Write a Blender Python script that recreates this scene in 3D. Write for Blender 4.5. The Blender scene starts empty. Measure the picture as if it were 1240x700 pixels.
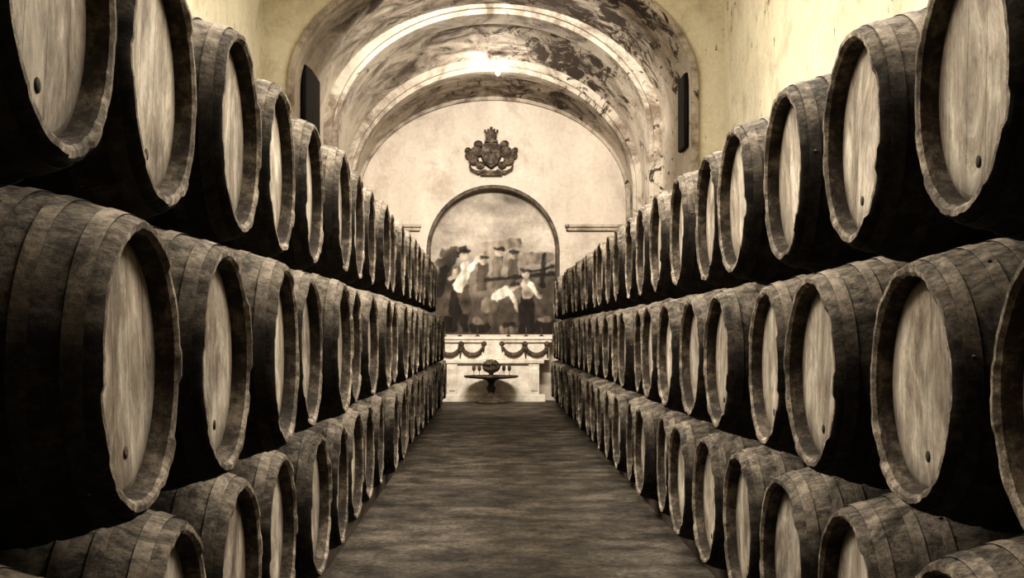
import bpy, math, random
from mathutils import Vector, Matrix, noise
random.seed(7)
CZ = 1.55
F = 1550.0
scene = bpy.context.scene
scene.view_settings.view_transform = 'Standard'
try: scene.view_settings.look = 'Medium High Contrast'
except Exception as e: print('look',e)

# ---------------------------------------------------------------- builder
class MB:
    def __init__(s): s.v=[]; s.f=[]; s.m=[]; s.sm=[]
    def add(s, vs, fs, mat=0, smooth=False, M=None):
        o=len(s.v)
        for p in vs:
            p=Vector(p)
            if M is not None: p=M@p
            s.v.append(p)
        for f in fs:
            s.f.append([i+o for i in f]); s.m.append(mat); s.sm.append(smooth)
    def box(s, c, d, mat=0, M=None, bev=0.0):
        x,y,z=[k/2 for k in d]; b=min(bev,x*.9,y*.9,z*.9)
        if b<=0:
            vs=[(c[0]+i*x,c[1]+j*y,c[2]+k*z) for i in(-1,1) for j in(-1,1) for k in(-1,1)]
            s.add(vs,[(0,1,3,2),(4,6,7,5),(0,4,5,1),(2,3,7,6),(0,2,6,4),(1,5,7,3)],mat,False,M)
        else:
            import bmesh
            bm=bmesh.new(); bmesh.ops.create_cube(bm,size=1.0)
            for v in bm.verts: v.co=Vector((v.co.x*2*x+c[0],v.co.y*2*y+c[1],v.co.z*2*z+c[2]))
            bmesh.ops.bevel(bm,geom=bm.edges[:],offset=b,segments=2,affect='EDGES',profile=.6)
            bm.verts.index_update()
            s.add([v.co.copy() for v in bm.verts],[[v.index for v in f.verts] for f in bm.faces],mat,False,M)
            bm.free()
    def lathe(s, prof, n=24, mat=0, M=None, smooth=True, sq=1.0):
        vs=[];fs=[]
        for r,h in prof:
            for i in range(n):
                a=2*math.pi*i/n; vs.append((r*math.cos(a),r*math.sin(a)*sq,h))
        for j in range(len(prof)-1):
            for i in range(n):
                k=(i+1)%n; fs.append((j*n+i,j*n+k,(j+1)*n+k,(j+1)*n+i))
        fs.append(tuple(reversed(range(n)))); fs.append(tuple((len(prof)-1)*n+i for i in range(n)))
        s.add(vs,fs,mat,smooth,M)
    def ball(s, c, r, mat=0, n=16, sc=(1,1,1)):
        prof=[(max(1e-4,r*math.sin(math.pi*j/10)),-r*math.cos(math.pi*j/10)) for j in range(11)]
        s.lathe(prof,n,mat,Matrix.Translation(c)@Matrix.Diagonal((sc[0],sc[1],sc[2],1)))
    def tube(s, pts, r, mat=0, n=8, closed=False):
        vs=[];fs=[];pts=[Vector(p) for p in pts];N=len(pts)
        for i,p in enumerate(pts):
            rr=r[i] if isinstance(r,(list,tuple)) else r
            a=pts[(i-1)%N] if (closed or i>0) else p
            b=pts[(i+1)%N] if (closed or i<N-1) else p
            t=(b-a).normalized()
            u=t.cross(Vector((0,1,0)))
            if u.length<.1: u=t.cross(Vector((1,0,0)))
            u.normalize(); w=t.cross(u)
            for k in range(n):
                q=2*math.pi*k/n; vs.append(p+u*math.cos(q)*rr+w*math.sin(q)*rr)
        for i in range(N if closed else N-1):
            j=(i+1)%N
            for k in range(n):
                l=(k+1)%n; fs.append((i*n+k,i*n+l,j*n+l,j*n+k))
        if not closed:
            fs.append(tuple(reversed(range(n)))); fs.append(tuple((N-1)*n+k for k in range(n)))
        s.add(vs,fs,mat,True)
    def mesh(s, name, mats):
        me=bpy.data.meshes.new(name); me.from_pydata([tuple(v) for v in s.v],[],s.f)
        for m in mats: me.materials.append(m)
        me.polygons.foreach_set('material_index',s.m); me.polygons.foreach_set('use_smooth',s.sm)
        me.update(); return me
    def obj(s, name, mats, parent=None):
        o=bpy.data.objects.new(name,s.mesh(name,mats)); scene.collection.objects.link(o)
        if parent: o.parent=parent
        return o

# ---------------------------------------------------------------- materials
class NT:
    def __init__(s,name):
        s.mat=bpy.data.materials.new(name); s.mat.use_nodes=True
        s.t=s.mat.node_tree; s.b=s.t.nodes['Principled BSDF']
        s.tc=s.t.nodes.new('ShaderNodeTexCoord')
    def n(s,ty,**kw):
        k=s.t.nodes.new(ty)
        for a,b in kw.items(): setattr(k,a,b)
        return k
    def l(s,a,b): s.t.links.new(a,b)
    def noise(s,scale=5,detail=6,rough=.6,co='Object',st=(1,1,1),off=None,dist=0):
        m=s.n('ShaderNodeMapping'); m.inputs['Scale'].default_value=st
        s.l(s.tc.outputs[co],m.inputs['Vector'])
        if off is not None: s.l(off,m.inputs['Location'])
        k=s.n('ShaderNodeTexNoise'); k.inputs['Scale'].default_value=scale; k.inputs['Detail'].default_value=detail
        k.inputs['Roughness'].default_value=rough; k.inputs['Distortion'].default_value=dist
        s.l(m.outputs[0],k.inputs['Vector']); return k.outputs['Fac']
    def ramp(s,fac,stops):
        r=s.n('ShaderNodeValToRGB'); e=r.color_ramp.elements
        while len(e)<len(stops): e.new(.5)
        for x,(p,c) in zip(e,stops):
            x.position=p; x.color=(c if isinstance(c,tuple) else (c,c,c))+(1,)
        s.l(fac,r.inputs[0]); return r.outputs[0]
    def mix(s,fac,a,b,mode='MIX'):
        k=s.n('ShaderNodeMix'); k.data_type='RGBA'; k.blend_type=mode
        for sock,v in ((k.inputs[0],fac),(k.inputs[6],a),(k.inputs[7],b)):
            if isinstance(v,(int,float)): sock.default_value=v
            elif isinstance(v,tuple): sock.default_value=v+(1,)
            else: s.l(v,sock)
        return k.outputs[2]
    def math(s,op,a,b=0.0):
        k=s.n('ShaderNodeMath',operation=op)
        for i,v in enumerate((a,b)):
            if isinstance(v,(int,float)): k.inputs[i].default_value=v
            else: s.l(v,k.inputs[i])
        return k.outputs[0]
    def done(s,col,rough=.8,bump=None,bs=.3,bd=.02):
        if isinstance(col,tuple): s.b.inputs['Base Color'].default_value=col+(1,)
        else: s.l(col,s.b.inputs['Base Color'])
        s.b.inputs['Roughness'].default_value=rough
        s.b.inputs['Specular IOR Level'].default_value=.25
        if bump is not None:
            k=s.n('ShaderNodeBump'); k.inputs['Strength'].default_value=bs; k.inputs['Distance'].default_value=bd
            s.l(bump,k.inputs['Height']); s.l(k.outputs[0],s.b.inputs['Normal'])
        return s.mat

def plaster(name,a,b,stain,s0=.56,s1=.72,chips=.70,peel=None,grime=.45,high=None,right_chips=0):
    t=NT(name)
    sx=t.n('ShaderNodeSeparateXYZ'); t.l(t.tc.outputs['Object'],sx.inputs[0])
    n1=t.noise(.7,8,.6); n2=t.noise(1.3,12,.72,dist=.6); n3=t.noise(14,6,.7); n4=t.noise(2.6,11,.75,st=(1,1,.6)); n5=t.noise(.45,10,.7,st=(1,1,.35))
    c0=t.mix(t.ramp(n1,[(.3,0.),(.7,1.)]),a,b)
    c=t.mix(t.ramp(n2,[(s0,0.),(s1,1.)]),c0,stain)
    c=t.mix(grime,c,t.ramp(n5,[(.38,.35),(.60,1.)]),'MULTIPLY')
    if high:
        # smoke and damp only climb the upper part of the vault
        hz=t.math('ADD',t.math('DIVIDE',t.math('SUBTRACT',sx.outputs['Z'],high),1.2),t.math('MULTIPLY',t.math('SUBTRACT',n1,.5),1.6))
        c=t.mix(t.ramp(hz,[(0.,0.),(1.,1.)]),t.mix(.35,c0,c),c)
    damp=t.ramp(t.math('ADD',t.math('MULTIPLY',sx.outputs['X'],.16),.5),[(.35,0.),(.8,1.)])
    k4=t.math('ADD',n4,t.math('MULTIPLY',damp,right_chips))
    c=t.mix(t.ramp(k4,[(chips,0.),(chips+.02,1.)]),c,(.05,.036,.025))
    if peel:
        n6=t.noise(2.0,12,.78,st=(1,.55,1),dist=1.2)
        k=t.math('ADD',n6,t.math('MULTIPLY',damp,peel))
        if high: k=t.math('ADD',k,t.math('MULTIPLY',t.ramp(t.math('DIVIDE',t.math('SUBTRACT',sx.outputs['Z'],high),1.4),[(0.,0.),(1.,1.)]),.10)); k=t.math('SUBTRACT',k,.07)
        c=t.mix(t.ramp(k,[(.60,0.),(.64,1.)]),c,(.05,.036,.026))
    c=t.mix(.25,c,t.ramp(n3,[(.3,.35),(.7,1.)]),'MULTIPLY')
    return t.done(c,.9,t.mix(.5,n3,n4),.35,.03)
M_hall=plaster('hall_plaster',(.68,.62,.45),(.74,.68,.53),(.46,.39,.27),.50,.72,.645,grime=.4,right_chips=.03)
M_vault=plaster('vault_plaster',(.64,.56,.46),(.56,.485,.39),(.11,.083,.062),.42,.60,.66,.11,.65,high=CZ+4.1)
M_back=plaster('altar_wall_plaster',(.72,.63,.53),(.65,.565,.47),(.44,.37,.295),.51,.73,.74)
M_trim=plaster('arch_trim_plaster',(.58,.51,.42),(.47,.41,.33),(.18,.14,.105),.46,.62,.68,.05,.6)

t=NT('worn_floor'); n1=t.noise(2.2,12,.75,st=(1,1,1)); n2=t.noise(.7,6,.6); n3=t.noise(24,9,.85)
c=t.ramp(n1,[(.38,(.055,.044,.034)),(.5,(.175,.147,.114)),(.62,(.34,.29,.228))])
c=t.mix(.7,c,t.ramp(n2,[(.38,.3),(.60,1.)]),'MULTIPLY'); c=t.mix(.8,c,t.ramp(n3,[(.42,.25),(.57,1.)]),'MULTIPLY')
M_floor=t.done(c,.65,t.mix(.5,n1,n3),1.,.05)

def info_off(t):
    oi=t.n('ShaderNodeObjectInfo'); k=t.n('ShaderNodeVectorMath',operation='SCALE')
    k.inputs[0].default_value=(37,51,23); t.l(oi.outputs['Random'],k.inputs['Scale']); return k.outputs[0],oi.outputs['Random']
t=NT('barrel_staves'); off,rnd=info_off(t)
n1=t.noise(3,10,.75,st=(.6,1.6,1.6),off=off); n2=t.noise(3.2,12,.82,off=off,dist=.8); n3=t.noise(24,8,.85,st=(.5,1,1),off=off)
c=t.ramp(n1,[(.34,(.008,.006,.005)),(.5,(.028,.022,.017)),(.68,(.10,.082,.062))])
g=t.n('ShaderNodeNewGeometry'); sx=t.n('ShaderNodeSeparateXYZ'); t.l(g.outputs['Normal'],sx.inputs[0])
up=t.ramp(sx.outputs['Z'],[(.1,0.),(.8,1.)])
dust=t.math('MULTIPLY',up,t.ramp(n2,[(.40,.1),(.55,1.)]))
c=t.mix(t.math('MULTIPLY',dust,.88),c,(.43,.37,.295))
c=t.mix(.8,c,t.ramp(n3,[(.42,.15),(.58,1.)]),'MULTIPLY')
M_stave=t.done(c,.78,t.mix(.5,n3,n2),.9,.03)
t=NT('barrel_head_boards'); off,rnd=info_off(t)
sx=t.n('ShaderNodeSeparateXYZ'); t.l(t.tc.outputs['Object'],sx.inputs[0])
fr=t.math('FRACT',t.math('MULTIPLY',t.math('ADD',sx.outputs['Y'],2.0),7.2))
fl=t.math('FLOOR',t.math('MULTIPLY',t.math('ADD',sx.outputs['Y'],2.0),7.2))
seam=t.ramp(fr,[(.0,0.),(.03,1.),(.97,1.),(1.,0.)])
wn=t.n('ShaderNodeTexWhiteNoise',noise_dimensions='2D'); cb=t.n('ShaderNodeCombineXYZ'); t.l(fl,cb.inputs[0]); t.l(rnd,cb.inputs[1]); t.l(cb.outputs[0],wn.inputs['Vector'])
n1=t.noise(2.6,12,.74,st=(1,1.8,.8),off=off,dist=.9); n2=t.noise(12,9,.85,st=(1,1.2,.4),off=off); n0=t.noise(1.6,8,.7,off=off)
c=t.ramp(n1,[(.34,(.19,.155,.12)),(.48,(.50,.43,.345)),(.60,(.84,.76,.64))])
c=t.mix(.55,c,t.ramp(n2,[(.41,.3),(.56,1.)]),'MULTIPLY')
c=t.mix(.5,c,t.ramp(n0,[(.38,.3),(.54,1.)]),'MULTIPLY')
c=t.mix(.18,c,t.ramp(wn.outputs[0],[(0.,.5),(1.,1.)]),'MULTIPLY')
c=t.mix(.5,c,t.ramp(rnd,[(0.,.5),(1.,1.)]),'MULTIPLY')
c=t.mix(.3,c,seam,'MULTIPLY')
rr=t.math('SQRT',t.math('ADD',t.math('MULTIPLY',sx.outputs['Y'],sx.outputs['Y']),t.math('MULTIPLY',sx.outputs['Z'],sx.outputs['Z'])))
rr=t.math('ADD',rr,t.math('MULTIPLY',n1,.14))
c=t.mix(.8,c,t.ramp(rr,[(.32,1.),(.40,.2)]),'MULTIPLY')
M_head=t.done(c,.62,t.mix(.4,seam,n2),.5,.008)
t=NT('barrel_chime'); off,rnd=info_off(t)
n1=t.noise(7,10,.85,off=off); c=t.ramp(n1,[(.38,(.035,.028,.021)),(.5,(.15,.124,.095)),(.62,(.50,.435,.35))])
M_chime=t.done(c,.7,n1,.7,.015)
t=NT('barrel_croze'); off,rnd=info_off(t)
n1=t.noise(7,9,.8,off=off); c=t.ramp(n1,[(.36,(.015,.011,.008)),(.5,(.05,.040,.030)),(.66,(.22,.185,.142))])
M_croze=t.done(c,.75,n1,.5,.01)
t=NT('hoop_iron'); off,rnd=info_off(t)
n1=t.noise(9,8,.8,off=off); n2=t.noise(3.2,12,.82,off=off,dist=.8); n3=t.noise(24,8,.85,off=off)
g=t.n('ShaderNodeNewGeometry'); sx=t.n('ShaderNodeSeparateXYZ'); t.l(g.outputs['Normal'],sx.inputs[0])
dust=t.math('MULTIPLY',t.ramp(sx.outputs['Z'],[(.1,0.),(.8,.88)]),t.ramp(n2,[(.40,.1),(.55,1.)]))
c=t.mix(dust,t.ramp(n1,[(.38,(.010,.008,.006)),(.66,(.06,.048,.037))]),(.40,.34,.27))
c=t.mix(.7,c,t.ramp(n3,[(.42,.2),(.58,1.)]),'MULTIPLY')
M_hoop=t.done(c,.75,n1,.6,.01)
t=NT('rough_timber'); n1=t.noise(6,8,.7,st=(1,.3,1)); M_timber=t.done(t.ramp(n1,[(.3,(.02,.015,.01)),(.7,(.09,.07,.05))]),.85,n1,.5,.02)
t=NT('dark_bronze'); n1=t.noise(7,8,.7); M_dark=t.done(t.ramp(n1,[(.35,(.022,.016,.011)),(.7,(.16,.12,.085))]),.6,n1,.5,.02)
t=NT('aged_relief'); n1=t.noise(6,10,.8); M_relief=t.done(t.ramp(n1,[(.38,(.02,.015,.010)),(.5,(.075,.057,.042)),(.66,(.26,.21,.16))]),.8,n1,.7,.03)
t=NT('carved_stone'); n1=t.noise(4,9,.7); M_stone=t.done(t.ramp(n1,[(.3,(.50,.43,.35)),(.6,(.86,.79,.68))]),.8,n1,.4,.02)
t=NT('window_gloom'); n1=t.noise(3,4); M_gloom=t.done(t.ramp(n1,[(.3,(.004,.003,.002)),(.7,(.010,.008,.006))]),.8)
t=NT('petals_leaves'); n1=t.noise(14,4); M_leaf=t.done(t.ramp(n1,[(.4,(.02,.016,.011)),(.65,(.2,.16,.11))]),.7)
t=NT('lamp_glass'); t.b.inputs['Emission Color'].default_value=(1,.92,.78,1); t.b.inputs['Emission Strength'].default_value=2; M_bulb=t.done((.9,.85,.7),.4)
t=NT('mural_paint'); at=t.n('ShaderNodeVertexColor',layer_name='paint'); n1=t.noise(7,10,.8)
M_mural=t.done(t.mix(.45,at.outputs[0],t.ramp(n1,[(.38,.35),(.60,1.)]),'MULTIPLY'),.75,n1,.2,.01)

# ---------------------------------------------------------------- room
Y0,YA,YB=-3.0,20.0,29.4
HW=3.6; HC=CZ+6.0
m=MB(); m.box((0,(Y0+YB+.6)/2,-.1),(7.6,YB-Y0+1.0,.2)); m.obj('floor',[M_floor])
m=MB(); m.box((-HW-.15,(Y0+YA)/2,HC/2),(.3,YA-Y0,HC)); m.obj('wall_left',[M_hall])
m=MB(); m.box((HW+.15,(Y0+YA)/2,HC/2),(.3,YA-Y0,HC)); m.obj('wall_right',[M_hall])
m=MB(); m.box((0,Y0-.15,HC/2),(2*HW+.6,.3,HC)); m.obj('wall_rear',[M_hall])
m=MB(); m.box((0,(Y0+YA)/2,HC+.1),(2*HW+.6,YA-Y0+.6,.2)); m.obj('ceiling',[M_hall])
def prof(h,sp,pk,n=48):
    p=[(-h,0),(-h,sp*.33),(-h,sp*.66)]
    for i in range(n+1):
        a=math.pi*(1-i/n); p.append((h*math.cos(a),sp+(pk-sp)*math.sin(a)))
    p+= [(h,sp*.66),(h,sp*.33),(h,0)]
    return p
def outer(h,sp,W,top,n=48):
    p=[(-W,0),(-W,sp*.33),(-W,sp*.66)]
    for i in range(n+1):
        a=math.pi*(1-i/n); p.append((max(-W,min(W,6*math.cos(a)*W/3)),sp+min(top-sp,6*math.sin(a)*(top-sp)/3)))
    p+= [(W,sp*.66),(W,sp*.33),(W,0)]
    return p
def loft(mb,secs,mat=0,smooth=False):
    vs=[];fs=[];N=len(secs[0][1])
    for y,p in secs: vs+=[(x,y,z) for x,z in p]
    for j in range(len(secs)-1):
        for i in range(N-1): fs.append((j*N+i,j*N+i+1,(j+1)*N+i+1,(j+1)*N+i))
    mb.add(vs,fs,mat,smooth)
z=lambda v:v+CZ
m=MB(); loft(m,[(YA,outer(3.1,z(3.9),HW+.1,HC)),(YA,prof(3.1,z(3.9),z(5.82)))]); m.obj('wall_arch',[M_hall])
m=MB()
def seg(secs,mat=0): loft(m,[(y,prof(h,z(s),z(p))) for y,h,s,p in secs],mat)
seg([(20.0,3.1,3.9,5.82),(23.4,3.1,3.75,6.02)])
seg([(24.3,3.1,3.5,6.0),(26.7,3.1,3.15,5.72)])
seg([(27.4,3.12,3.1,5.55),(29.4,3.12,3.1,5.4)])
m.obj('ceiling_vault',[M_vault])
m=MB()
seg([(20.0,3.1,3.9,5.82),(19.94,3.1,3.9,5.82),(19.94,3.2,3.9,5.92),(20.0,3.2,3.9,5.92)])
m.obj('trim_1',[M_trim])
m=MB()
seg([(23.4,3.1,3.75,6.02),(23.4,2.95,3.6,5.95),(23.5,2.95,3.6,5.95),(23.5,2.87,3.6,5.86),(24.2,2.87,3.55,5.84),(24.2,2.95,3.5,5.95),(24.3,2.95,3.5,5.95),(24.3,3.1,3.5,6.0)])
m.obj('trim_2',[M_trim])
m=MB()
seg([(26.7,3.1,3.15,5.72),(26.7,3.0,3.0,5.58),(26.8,3.0,3.0,5.58),(26.8,2.93,3.0,5.48),(27.3,2.93,3.0,5.46),(27.3,3.0,3.0,5.55),(27.4,3.0,3.0,5.55),(27.4,3.12,3.1,5.55)])
m.obj('trim_3',[M_trim])
m=MB()
seg([(29.4,3.05,3.1,5.33),(29.28,3.05,3.1,5.33),(29.28,3.12,3.1,5.42)])
m.obj('trim_4',[M_trim])
NB=z(-.04); NS=z(1.87); NR=1.45
def nprof(h,r):
    p=[(-h,NB),(-h,NB+(NS-NB)*.33),(-h,NB+(NS-NB)*.66)]
    for i in range(49):
        a=math.pi*(1-i/48); p.append((h*math.cos(a),NS+r*math.sin(a)))
    return p+[(h,NB+(NS-NB)*.66),(h,NB+(NS-NB)*.33),(h,NB)]
def nouter(W,top):
    p=[(-W,NB),(-W,NB+(NS-NB)*.33),(-W,NB+(NS-NB)*.66)]
    for i in range(49):
        a=math.pi*(1-i/48); p.append((max(-W,min(W,9*math.cos(a))),NS+min(top-NS,9*math.sin(a))))
    return p+[(W,NB+(NS-NB)*.66),(W,NB+(NS-NB)*.33),(W,NB)]
m=MB(); loft(m,[(YB,nouter(3.2,z(5.6))),(YB,nprof(NR,NR))])
m.add([(-3.2,YB,0),(3.2,YB,0),(3.2,YB,NB),(-3.2,YB,NB)],[(0,1,2,3)])
m.obj('wall_back',[M_back])
m=MB(); loft(m,[(YB,nprof(NR,NR)),(YB+.34,nprof(NR,NR))])
m.add([(-NR,YB,NB),(NR,YB,NB),(NR,YB+.34,NB),(-NR,YB+.34,NB)],[(0,1,2,3)])
m.obj('trim_5',[M_trim])
m=MB(); loft(m,[(YB,nprof(NR+.08,NR+.08)),(YB-.05,nprof(NR+.07,NR+.07)),(YB-.05,nprof(NR,NR)),(YB+.05,nprof(NR-.01,NR-.01))],0,False)
m.obj('trim_6',[M_dark])
for i,sgn in enumerate((-1,1)):
    m=MB()
    m.box((sgn*2.35,YB-.08,z(2.45)),(1.4,.16,.06),bev=.01); m.box((sgn*2.35,YB-.05,z(2.38)),(1.35,.1,.08),bev=.01)
    m.obj('trim_%d'%(7+i),[M_trim])

def window(name,x,y0,y1,z0,z1,slant=0):
    m=MB()
    vs=[(x+a,yy,zz) for a in(-.04,.04) for (yy,zz) in((y0,z0),(y1,z0),(y1,z1),(y0,z1-slant))]
    m.add(vs,[(0,1,2,3),(7,6,5,4),(0,4,5,1),(1,5,6,2),(2,6,7,3),(3,7,4,0)],1)
    fr=[(x,y0,z0),(x,y1,z0),(x,y1,z1),(x,y0,z1-slant)]
    m.tube(fr,.03,0,6,True)
    m.obj(name,[M_gloom,M_gloom])
window('window_1',-3.04,20.55,22.2,z(3.35),z(4.45),.15)
window('window_2',3.06,20.25,20.9,z(2.95),z(4.1))

# ---------------------------------------------------------------- mural
def clamp(v,a=0.,b=1.): return max(a,min(b,v))
def sstep(a,b,x):
    t_=clamp((x-a)/(b-a)); return t_*t_*(3-2*t_)
def cap(u,v,x0,y0,x1,y1,r0,r1,soft=3.):
    dx,dy=x1-x0,y1-y0; L=dx*dx+dy*dy; k=clamp(((u-x0)*dx+(v-y0)*dy)/L) if L else 0
    d=math.hypot(u-x0-k*dx,v-y0-k*dy); r=r0+(r1-r0)*k
    return 1-sstep(r-soft*.5,r+soft*.5,d)
D=(.016,.012,.009); Mi=(.085,.066,.049); Lt=(.46,.39,.31); W=(.76,.68,.56); G=(.19,.155,.12)
strokes=[
 (-76,62,76,58,14,12,G),(-76,14,76,10,36,32,(.065,.049,.037)),(-76,58,-46,70,20,14,(.05,.038,.028)),
 (20,90,70,94,9,6,(.23,.19,.15)),(-10,104,30,112,8,6,(.28,.23,.18)),(56,40,76,60,16,12,(.07,.054,.041)),
 (-48,6,-46,30,5,6,D),(-34,6,-38,32,5,6,D),(-46,30,-42,58,8,9,D),(-32,30,-38,56,6,8,Mi),
 (-42,58,-32,82,7,7,W),(-28,80,-14,96,4,3,W),(-14,96,-10,99,2.5,2.5,Lt),(-42,78,-52,68,4,3,Lt),
 (-36,94,-35,97,5,5,Lt),(-42,99,-29,102,2.4,2.4,D),(-38,103,-34,104,4,4,D),
 (-58,84,-50,96,9,8,D),(-60,98,-46,104,5,4,Mi),(-66,50,-60,80,6,5,D),(-66,86,-65,88,5,5,Mi),
 (-14,58,-12,82,6,7,Mi),(-11,90,-11,91,4.5,4.5,Lt),(-15,94,-7,94,2,2,D),
 (4,72,6,92,6,6,G),(7,100,7,101,4.5,4.5,Lt),(3,104,12,104,2,2,D),(24,70,25,88,6,6,Mi),(26,96,26,97,4.5,4.5,Lt),(22,100,31,100,2,2,D),
 (-10,66,74,74,2.6,2.2,D),(36,74,74,82,2,2,D),(60,60,62,96,3.6,2.2,D),
 (-4,8,-2,36,9,8,Mi),(-6,34,2,44,9,8,G),(4,46,18,53,5.5,6,W),(20,52,27,38,3.4,2.6,W),(28,36,30,28,2.5,2.2,Lt),(26,57,29,59,4.5,4.5,Lt),(24,61,31,62,3.5,3,D),
 (36,4,37,34,5,6,D),(46,4,45,34,5,6,D),(41,34,42,50,8,8,D),(42,50,40,62,7,6,Lt),(46,60,56,46,3.4,2.6,W),(40,72,40,74,4.6,4.6,Lt),(35,78,46,78,2,2,D),
 (-20,8,-12,8,8,8,D),(-20,16,-12,16,5,4,G),(60,8,70,8,10,10,D),(58,18,70,18,3,3,G),(-68,12,-58,12,10,10,D),(14,6,24,6,6,6,G),(14,11,24,11,3,3,D)]
m=MB(); nx,nz=190,220; U=.019
cols=[]
for j in range(nz+1):
    for i in range(nx+1):
        u=-76.0+152.0*i/nx; v=176.5*j/nz
        m.v.append(Vector((u*U,YB+.31,NB+.01+v*U)))
        cl=noise.fractal(Vector((u*.022,v*.035,1)),1.,2.,5)
        base=.32+.24*cl+.16*sstep(75,115,v)-.12*sstep(125,170,v)
        c=Vector((base,base*.87,base*.72))
        w1=2.4*noise.noise(Vector((u*.12,v*.12,3)))+1.0*noise.noise(Vector((u*.3,v*.3,5))); w2=2.4*noise.noise(Vector((u*.12,v*.12,9)))+1.0*noise.noise(Vector((u*.3,v*.3,8)))
        for (x0,y0,x1,y1,r0,r1,cc) in strokes:
            big=r0>=12
            a=cap(u+w1,v+w2,x0,y0,x1,y1,r0,r1,16 if big else 2.6)
            if a>0:
                sh=1+.8*noise.noise(Vector((u*.16+x0,v*.09,y0)))-.3*clamp((u-(x0+x1)/2)/(r0+1),-1,1)
                c=c.lerp(Vector(cc)*sh,a*.93)
        cols+= [clamp(c[0]),clamp(c[1]),clamp(c[2]),1.]
for j in range(nz):
    for i in range(nx):
        a=j*(nx+1)+i; f=[a,a+1,a+nx+2,a+nx+1]
        cx=sum(m.v[q].x for q in f)/4; cz=sum(m.v[q].z for q in f)/4
        if cz<=NS or math.hypot(cx,cz-NS)<NR-.003: m.f.append(f); m.m.append(0); m.sm.append(False)
o=m.obj('grape_harvest_mural',[M_mural])
ca=o.data.color_attributes.new('paint','FLOAT_COLOR','POINT'); ca.data.foreach_set('color',cols)

# ---------------------------------------------------------------- emblem
m=MB(); ex,ez=-.04,z(4.12); ey=YB-.10
sh=[(-.20,.18),(0,.24),(.20,.18),(.22,-.05),(.14,-.24),(0,-.34),(-.14,-.24),(-.22,-.05)]
vs=[(ex+a,ey-.10,ez+b) for a,b in sh]+[(ex+a*1.15,ey+.08,ez+b*1.12) for a,b in sh]
m.add(vs,[tuple(range(8))]+[(i,i+8,(i+1)%8+8,(i+1)%8) for i in range(8)],0)
m.tube([(ex+a*.85,ey-.11,ez+b*.85) for a,b in sh],.018,0,6,True)
m.box((ex,ey-.11,ez-.03),(.03,.03,.42),0); m.box((ex,ey-.11,ez),(.34,.03,.03),0)
m.ball((ex,ey-.03,ez+.38),.13,0,14,(1,.7,1.1)); m.box((ex,ey-.03,ez+.26),(.30,.14,.05),0,bev=.01)
for k in range(5):
    a=-.14+.07*k; m.ball((ex+a,ey-.05,ez+.50+.02*(2-abs(k-2))),.026,0,8); m.tube([(ex+a*.8,ey-.05,ez+.42),(ex+a,ey-.05,ez+.50)],.014,0,6)
m.ball((ex,ey-.05,ez+.56),.035,0,8)
for s in(-1,1):
    for (dx,dz,r) in ((.34,.02,.15),(.48,-.06,.12),(.30,.20,.10),(.40,-.18,.12),(.54,.06,.07),(.25,-.28,.10)):
        m.ball((ex+s*dx,ey,ez+dz),r,0,12,(1,.55,.85))
        pts=[(ex+s*dx+math.cos(q)*r*(.95-q*.12),ey-.07,ez+dz+math.sin(q)*r*(.8-q*.1)) for q in [k*.45 for k in range(14)]]
        m.tube(pts,.014,0,5)
    m.tube([(ex+s*.12,ey-.03,ez-.40),(ex+s*.30,ey-.05,ez-.46),(ex+s*.46,ey-.03,ez-.38),(ex+s*.5,ey-.03,ez-.28)],[.03,.035,.03,.015],0,8)
m.box((ex,ey+.02,ez-.44),(.66,.12,.07),0,bev=.015); m.box((ex,ey+.02,ez-.50),(.50,.12,.05),0,bev=.01)
m.obj('coat_of_arms',[M_relief])

# ---------------------------------------------------------------- altar
alt=bpy.data.objects.new('altar',None); scene.collection.objects.link(alt)
def A(name,mb,mats): mb.obj(name,mats,alt)
m=MB()
m.box((0,YB-.35,.08),(2.35,.70,.16),0,bev=.015)
m.box((0,YB-.33,.5),(2.05,.60,.72),0,bev=.01)
for s in(-1,1):
    m.box((s*.92,YB-.36,.5),(.24,.66,.72),0,bev=.015)
    m.box((s*.92,YB-.70,.5),(.14,.03,.5),0,bev=.01)
m.box((0,YB-.36,.90),(2.3,.72,.08),0,bev=.02)
A('base',m,[M_stone])
m=MB()
m.box((0,YB-.22,1.16),(2.55,.44,.46),0,bev=.012)
m.box((0,YB-.26,1.43),(2.75,.54,.07),0,bev=.02); m.box((0,YB-.25,1.36),(2.65,.50,.06),0,bev=.015)
m.box((0,YB-.47,1.14),(.52,.06,.40),0,bev=.02)
A('retable_shelf',m,[M_stone])
m=MB()
for s in(-1,1):
    for cx in (.46,.98):
        pts=[(s*(cx+.24*math.cos(q)),YB-.47,1.28+.24*math.sin(q)) for q in [math.pi+math.pi*k/12 for k in range(13)]]
        m.tube(pts,[.025+.035*math.sin(math.pi*k/12) for k in range(13)],0,8)
        for k in range(13): m.ball((pts[k][0]+random.uniform(-.02,.02),YB-.50,pts[k][2]+random.uniform(-.02,.02)),.036,0,8)
    for cx in(.20,.72,1.22): m.ball((s*cx,YB-.48,1.30),.065,0,10); m.tube([(s*cx,YB-.48,1.27),(s*(cx+.02),YB-.48,.98)],[.04,.012],0,6)
A('garlands',m,[M_dark])
m=MB()
for s in(-1,1):
    for x in (.35,.75,1.1):
        m.lathe([(.05,0),(.05,.02),(.015,.04),(.012,.08),(.03,.10),(.03,.12),(.014,.12),(.014,.20),(.002,.21)],12,0,Matrix.Translation((s*x,YB-.3,1.465)))
A('candlesticks',m,[M_dark])
tb=bpy.data.objects.new('pedestal_table',None); scene.collection.objects.link(tb)
m=MB(); ty=YB-1.25
m.lathe([(.34,0),(.34,.05),(.26,.09),(.10,.14),(.07,.25),(.11,.33),(.06,.42),(.10,.50),(.20,.53)],24,0,Matrix.Translation((-.04,ty,0)))
m.obj('pedestal',[M_dark],tb)
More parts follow.
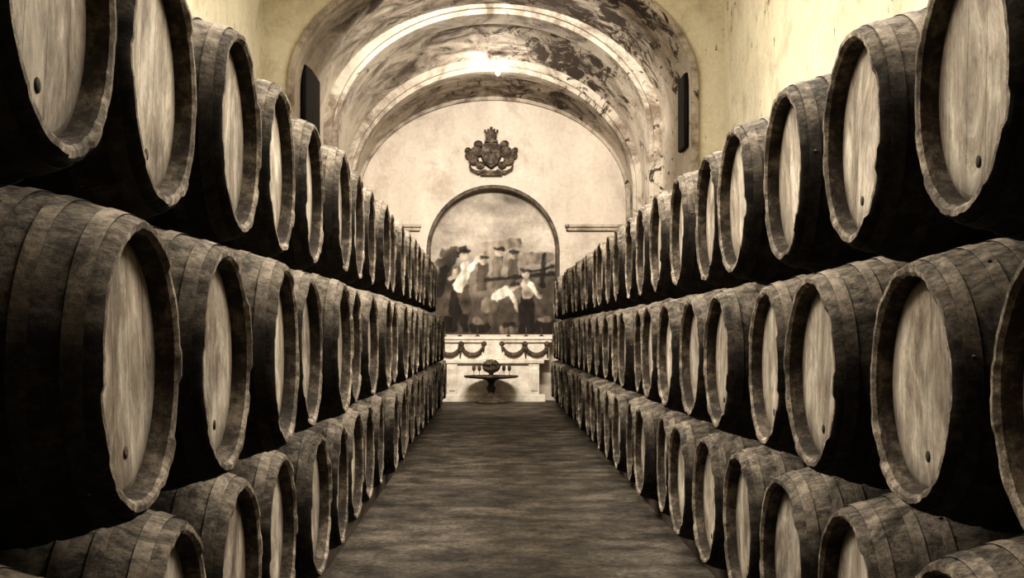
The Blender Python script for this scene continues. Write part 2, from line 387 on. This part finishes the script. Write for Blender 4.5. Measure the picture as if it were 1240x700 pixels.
m=MB(); m.lathe([(.20,.53),(.56,.56),(.60,.585),(.60,.61),(.56,.61),(.54,.595),(.01,.595)],36,0,Matrix.Translation((-.04,ty,0)),sq=.8); m.obj('tray_top',[M_dark],tb)
fb=MB()
fb.lathe([(.10,0),(.05,.03),(.05,.06),(.16,.11),(.20,.18),(.19,.19),(.15,.13),(.01,.10)],20,0,Matrix.Translation((-.04,ty,.6)))
for k in range(60):
    a=random.uniform(0,6.28); r=random.uniform(0,.2); h=random.uniform(0,.17)*(1-r*2.5)
    fb.ball((-.04+r*math.cos(a),ty+r*math.sin(a)*.7,.78+h),random.uniform(.025,.05),1,8)
fb.obj('flower_bowl',[M_dark,M_leaf])
for x in(-.42,-.30,.24,.36):
    g=MB(); g.lathe([(.04,0),(.035,.008),(.006,.015),(.006,.09),(.03,.11),(.042,.15),(.034,.21),(.031,.21),(.036,.15),(.005,.115)],14,0,Matrix.Translation((x,ty,.612))); g.obj('sherry_glass',[M_dark])

# ---------------------------------------------------------------- barrels
LEN=1.30; RH=.372; RB=.484; NST=26; REC=.06
def barrel_mesh(name,seed):
    rnd=random.Random(seed); mb=MB(); n=NST*4
    def R(x):
        k=(x-LEN/2)/(LEN/2); return RH+(RB-RH)*(1-abs(k)**2.1)
    xs=[0,.012,.03,.09,.18,.27,.36,.45,.55,.65,.75,.85,.94,1.03,1.12,1.21,1.27,1.288,1.3]
    jit=[rnd.uniform(-.0018,.0018) for _ in range(NST)]
    end=[rnd.uniform(-.006,.006) for _ in range(NST)]
    vs=[];fs=[]
    def ring(x,r,groove=.003,e=0):
        for i in range(n):
            a=2*math.pi*i/n; g=-groove if i%4==0 else jit[i//4]
            rr=r+g; vs.append((x+e*end[i//4],rr*math.cos(a),rr*math.sin(a)))
    for x in xs:
        r=R(x); e=0
        if x in(0,): r-=.006; e=1
        if x==1.3: r-=.006; e=-1
        ring(x,r,.003,e)
    for j in range(len(xs)-1):
        for i in range(n):
            k=(i+1)%n; fs.append((j*n+i,(j+1)*n+i,(j+1)*n+k,j*n+k))
    mb.add(vs,fs,0,True)
    for side in(0,1):
        X=(lambda v:v) if side==0 else (lambda v:LEN-v)
        vs=[];
        for x,dr in((0,-.006),(.0,-.022),(.012,-.034),(.025,-.037),(REC+.005,-.042)):
            for i in range(n):
                a=2*math.pi*i/n; g=-.003 if i%4==0 else jit[i//4]
                rr=RH+dr+(g if dr>-.035 else 0)
                e=(end[i//4] if x<.01 else 0)
                vs.append((X(x+e),rr*math.cos(a),rr*math.sin(a)))
        for j in range(4):
            mb_f=[]
            for i in range(n):
                k=(i+1)%n; mb_f.append((j*n+i,(j+1)*n+i,(j+1)*n+k,j*n+k))
            if j==0: base=len(mb.v); mb.add(vs,mb_f,1,False)
            else:
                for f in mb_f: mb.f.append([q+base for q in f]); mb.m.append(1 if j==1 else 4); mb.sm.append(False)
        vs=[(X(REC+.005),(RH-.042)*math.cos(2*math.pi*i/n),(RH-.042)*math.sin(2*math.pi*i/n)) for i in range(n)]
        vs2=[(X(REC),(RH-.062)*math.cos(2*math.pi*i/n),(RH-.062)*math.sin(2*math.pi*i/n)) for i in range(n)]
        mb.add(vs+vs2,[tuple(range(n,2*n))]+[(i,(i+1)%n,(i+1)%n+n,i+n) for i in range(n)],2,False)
        Mx=Matrix.Translation((X(REC),-.01,-.22))@Matrix.Rotation(math.radians(-90 if side==0 else 90),4,'Y')
        mb.lathe([(.017,-.005),(.017,.003),(.005,.004)],12,4,Mx)
        for x0,w in((.035,.045),(.15,.04),(.245,.035),(.43,.04)):
            vs=[];
            for x,d in((x0,.001),(x0,.003),(x0+w,.003),(x0+w,.001)):
                for i in range(n):
                    a=2*math.pi*i/n; rr=R(x)+d+.001; vs.append((X(x),rr*math.cos(a),rr*math.sin(a)))
            fs=[(j*n+i,(j+1)*n+i,(j+1)*n+(i+1)%n,j*n+(i+1)%n) for j in range(3) for i in range(n)]
            mb.add(vs,fs,3,False)
            a=rnd.uniform(0,6.28)
            mb.ball((X(x0+w/2),(R(x0+w/2)+.004)*math.cos(a),(R(x0+w/2)+.004)*math.sin(a)),.007,3,6)
    mb.lathe([(.035,RB-.01),(.035,RB+.004),(.028,RB+.012)],14,1,Matrix.Translation((LEN/2,0,0)))
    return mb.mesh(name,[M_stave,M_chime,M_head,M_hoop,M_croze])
meshes=[barrel_mesh('barrel_mesh_%d'%i,i+1) for i in range(4)]
def barrel(side,xh,d,zc):
    o=bpy.data.objects.new('barrel',random.choice(meshes)); scene.collection.objects.link(o)
    xh+=random.uniform(-.03,.03)
    roll=math.radians(random.uniform(-14,14)); yaw=math.radians(random.uniform(-1.2,1.2))
    o.location=(side*xh,d+random.uniform(-.008,.008),zc+random.uniform(-.005,.004))
    o.rotation_euler=(Matrix.Rotation((0 if side>0 else math.pi)+yaw,4,'Z')@Matrix.Rotation(roll,4,'X')).to_euler()
    return o
SR,SL=1.046,1.035
def row(side,a,d0,s,zc,end,first=-3,special=None):
    k=first
    while d0+k*s<end:
        xx=a
        if special and k==special[0]: xx=a+special[1]
        barrel(side,xx,d0+k*s,zc); k+=1
ZR=[z(-.997),z(-.157),z(.682)]; ZL=[z(-.925),z(-.090),z(.742)]
row(1,1.25,3.46,SR,ZR[0],28.2); row(1,1.25,3.46+SR/2-.03,SR,ZR[1],27.7); row(1,1.25,3.46,SR,ZR[2],27.3,-2)
row(-1,.93,3.74,SL,ZL[0],26.2,-3); row(-1,.87,3.74-SL/2+.02,SL,ZL[1],23.6,-2,(-1,.30)); row(-1,.925,3.74,SL,ZL[2],22.3,-1)
for side,a,zc in((1,1.25,ZR[0]),(-1,.93,ZL[0])):
    for off_ in(.22,1.08):
        k=abs((off_-LEN/2)/(LEN/2)); r=RH+(RB-RH)*(1-k**2.1)
        h=zc-r-.012
        m=MB(); m.box((side*(a+off_),(0.2+28)/2,h/2),(.13,28.4 if side>0 else 26.8,h),bev=.01); m.obj('wooden_runner',[M_timber])

# ---------------------------------------------------------------- lamps
m=MB(); ly=26.35; lz=z(5.22)
m.lathe([(.05,.30),(.05,.27),(.012,.26),(.012,.12),(.05,.10),(.055,.04),(.045,.02)],14,0,Matrix.Translation((.1,ly,lz+.17)))
m.ball((.1,ly,lz+.14),.055,1,14,(1,1,1.1)); m.obj('ceiling_lamp',[M_stone,M_bulb])
def light(name,ty,loc,en,col,rot=(0,0,0),size=None,sy=None,rad=.1,spread=None):
    l=bpy.data.lights.new(name,ty); l.energy=en; l.color=col
    if ty=='AREA':
        l.shape='RECTANGLE'; l.size=size; l.size_y=sy
        if spread: l.spread=math.radians(spread)
    else: l.shadow_soft_size=rad
    o=bpy.data.objects.new(name,l); o.location=loc; o.rotation_euler=rot; scene.collection.objects.link(o); return o
warm=(1.,.925,.825)
light('vault_bulb_light','POINT',(.1,ly,lz+.02),65,warm,rad=.05)
light('hall_fill','AREA',(.15,11,z(5.6)),380,warm,(0,0,0),2.2,15)  # added overhead fill for the hall, out of view, no fitting
light('side_fill_left','AREA',(-3.3,10,z(4.9)),700,warm,(0,math.radians(-58),0),.7,13,spread=145)  # added fill panel for the right barrel heads; this wall has no window
light('side_fill_right','AREA',(3.3,10,z(4.9)),700,warm,(0,math.radians(58),0),.7,13,spread=145)  # matching added fill for the left barrel heads, no window here either
light('chapel_fill','AREA',(0,20.4,z(5.25)),380,warm,(math.radians(70),0,0),3.0,.5,spread=100)  # added fill hidden behind the front arch, brightens vault and altar wall
w=bpy.data.worlds.new('World'); scene.world=w; w.use_nodes=True
w.node_tree.nodes['Background'].inputs[0].default_value=(.9,.75,.55,1); w.node_tree.nodes['Background'].inputs[1].default_value=.05

# ---------------------------------------------------------------- camera
cam=bpy.data.cameras.new('camera'); co=bpy.data.objects.new('camera',cam); scene.collection.objects.link(co)
co.location=(0,0,CZ); co.rotation_euler=(math.radians(90),0,0)
cam.sensor_width=36; cam.lens=F/1240*36; cam.shift_x=(620-597)/1240; cam.shift_y=53/1240
cam.clip_start=.05; scene.camera=co
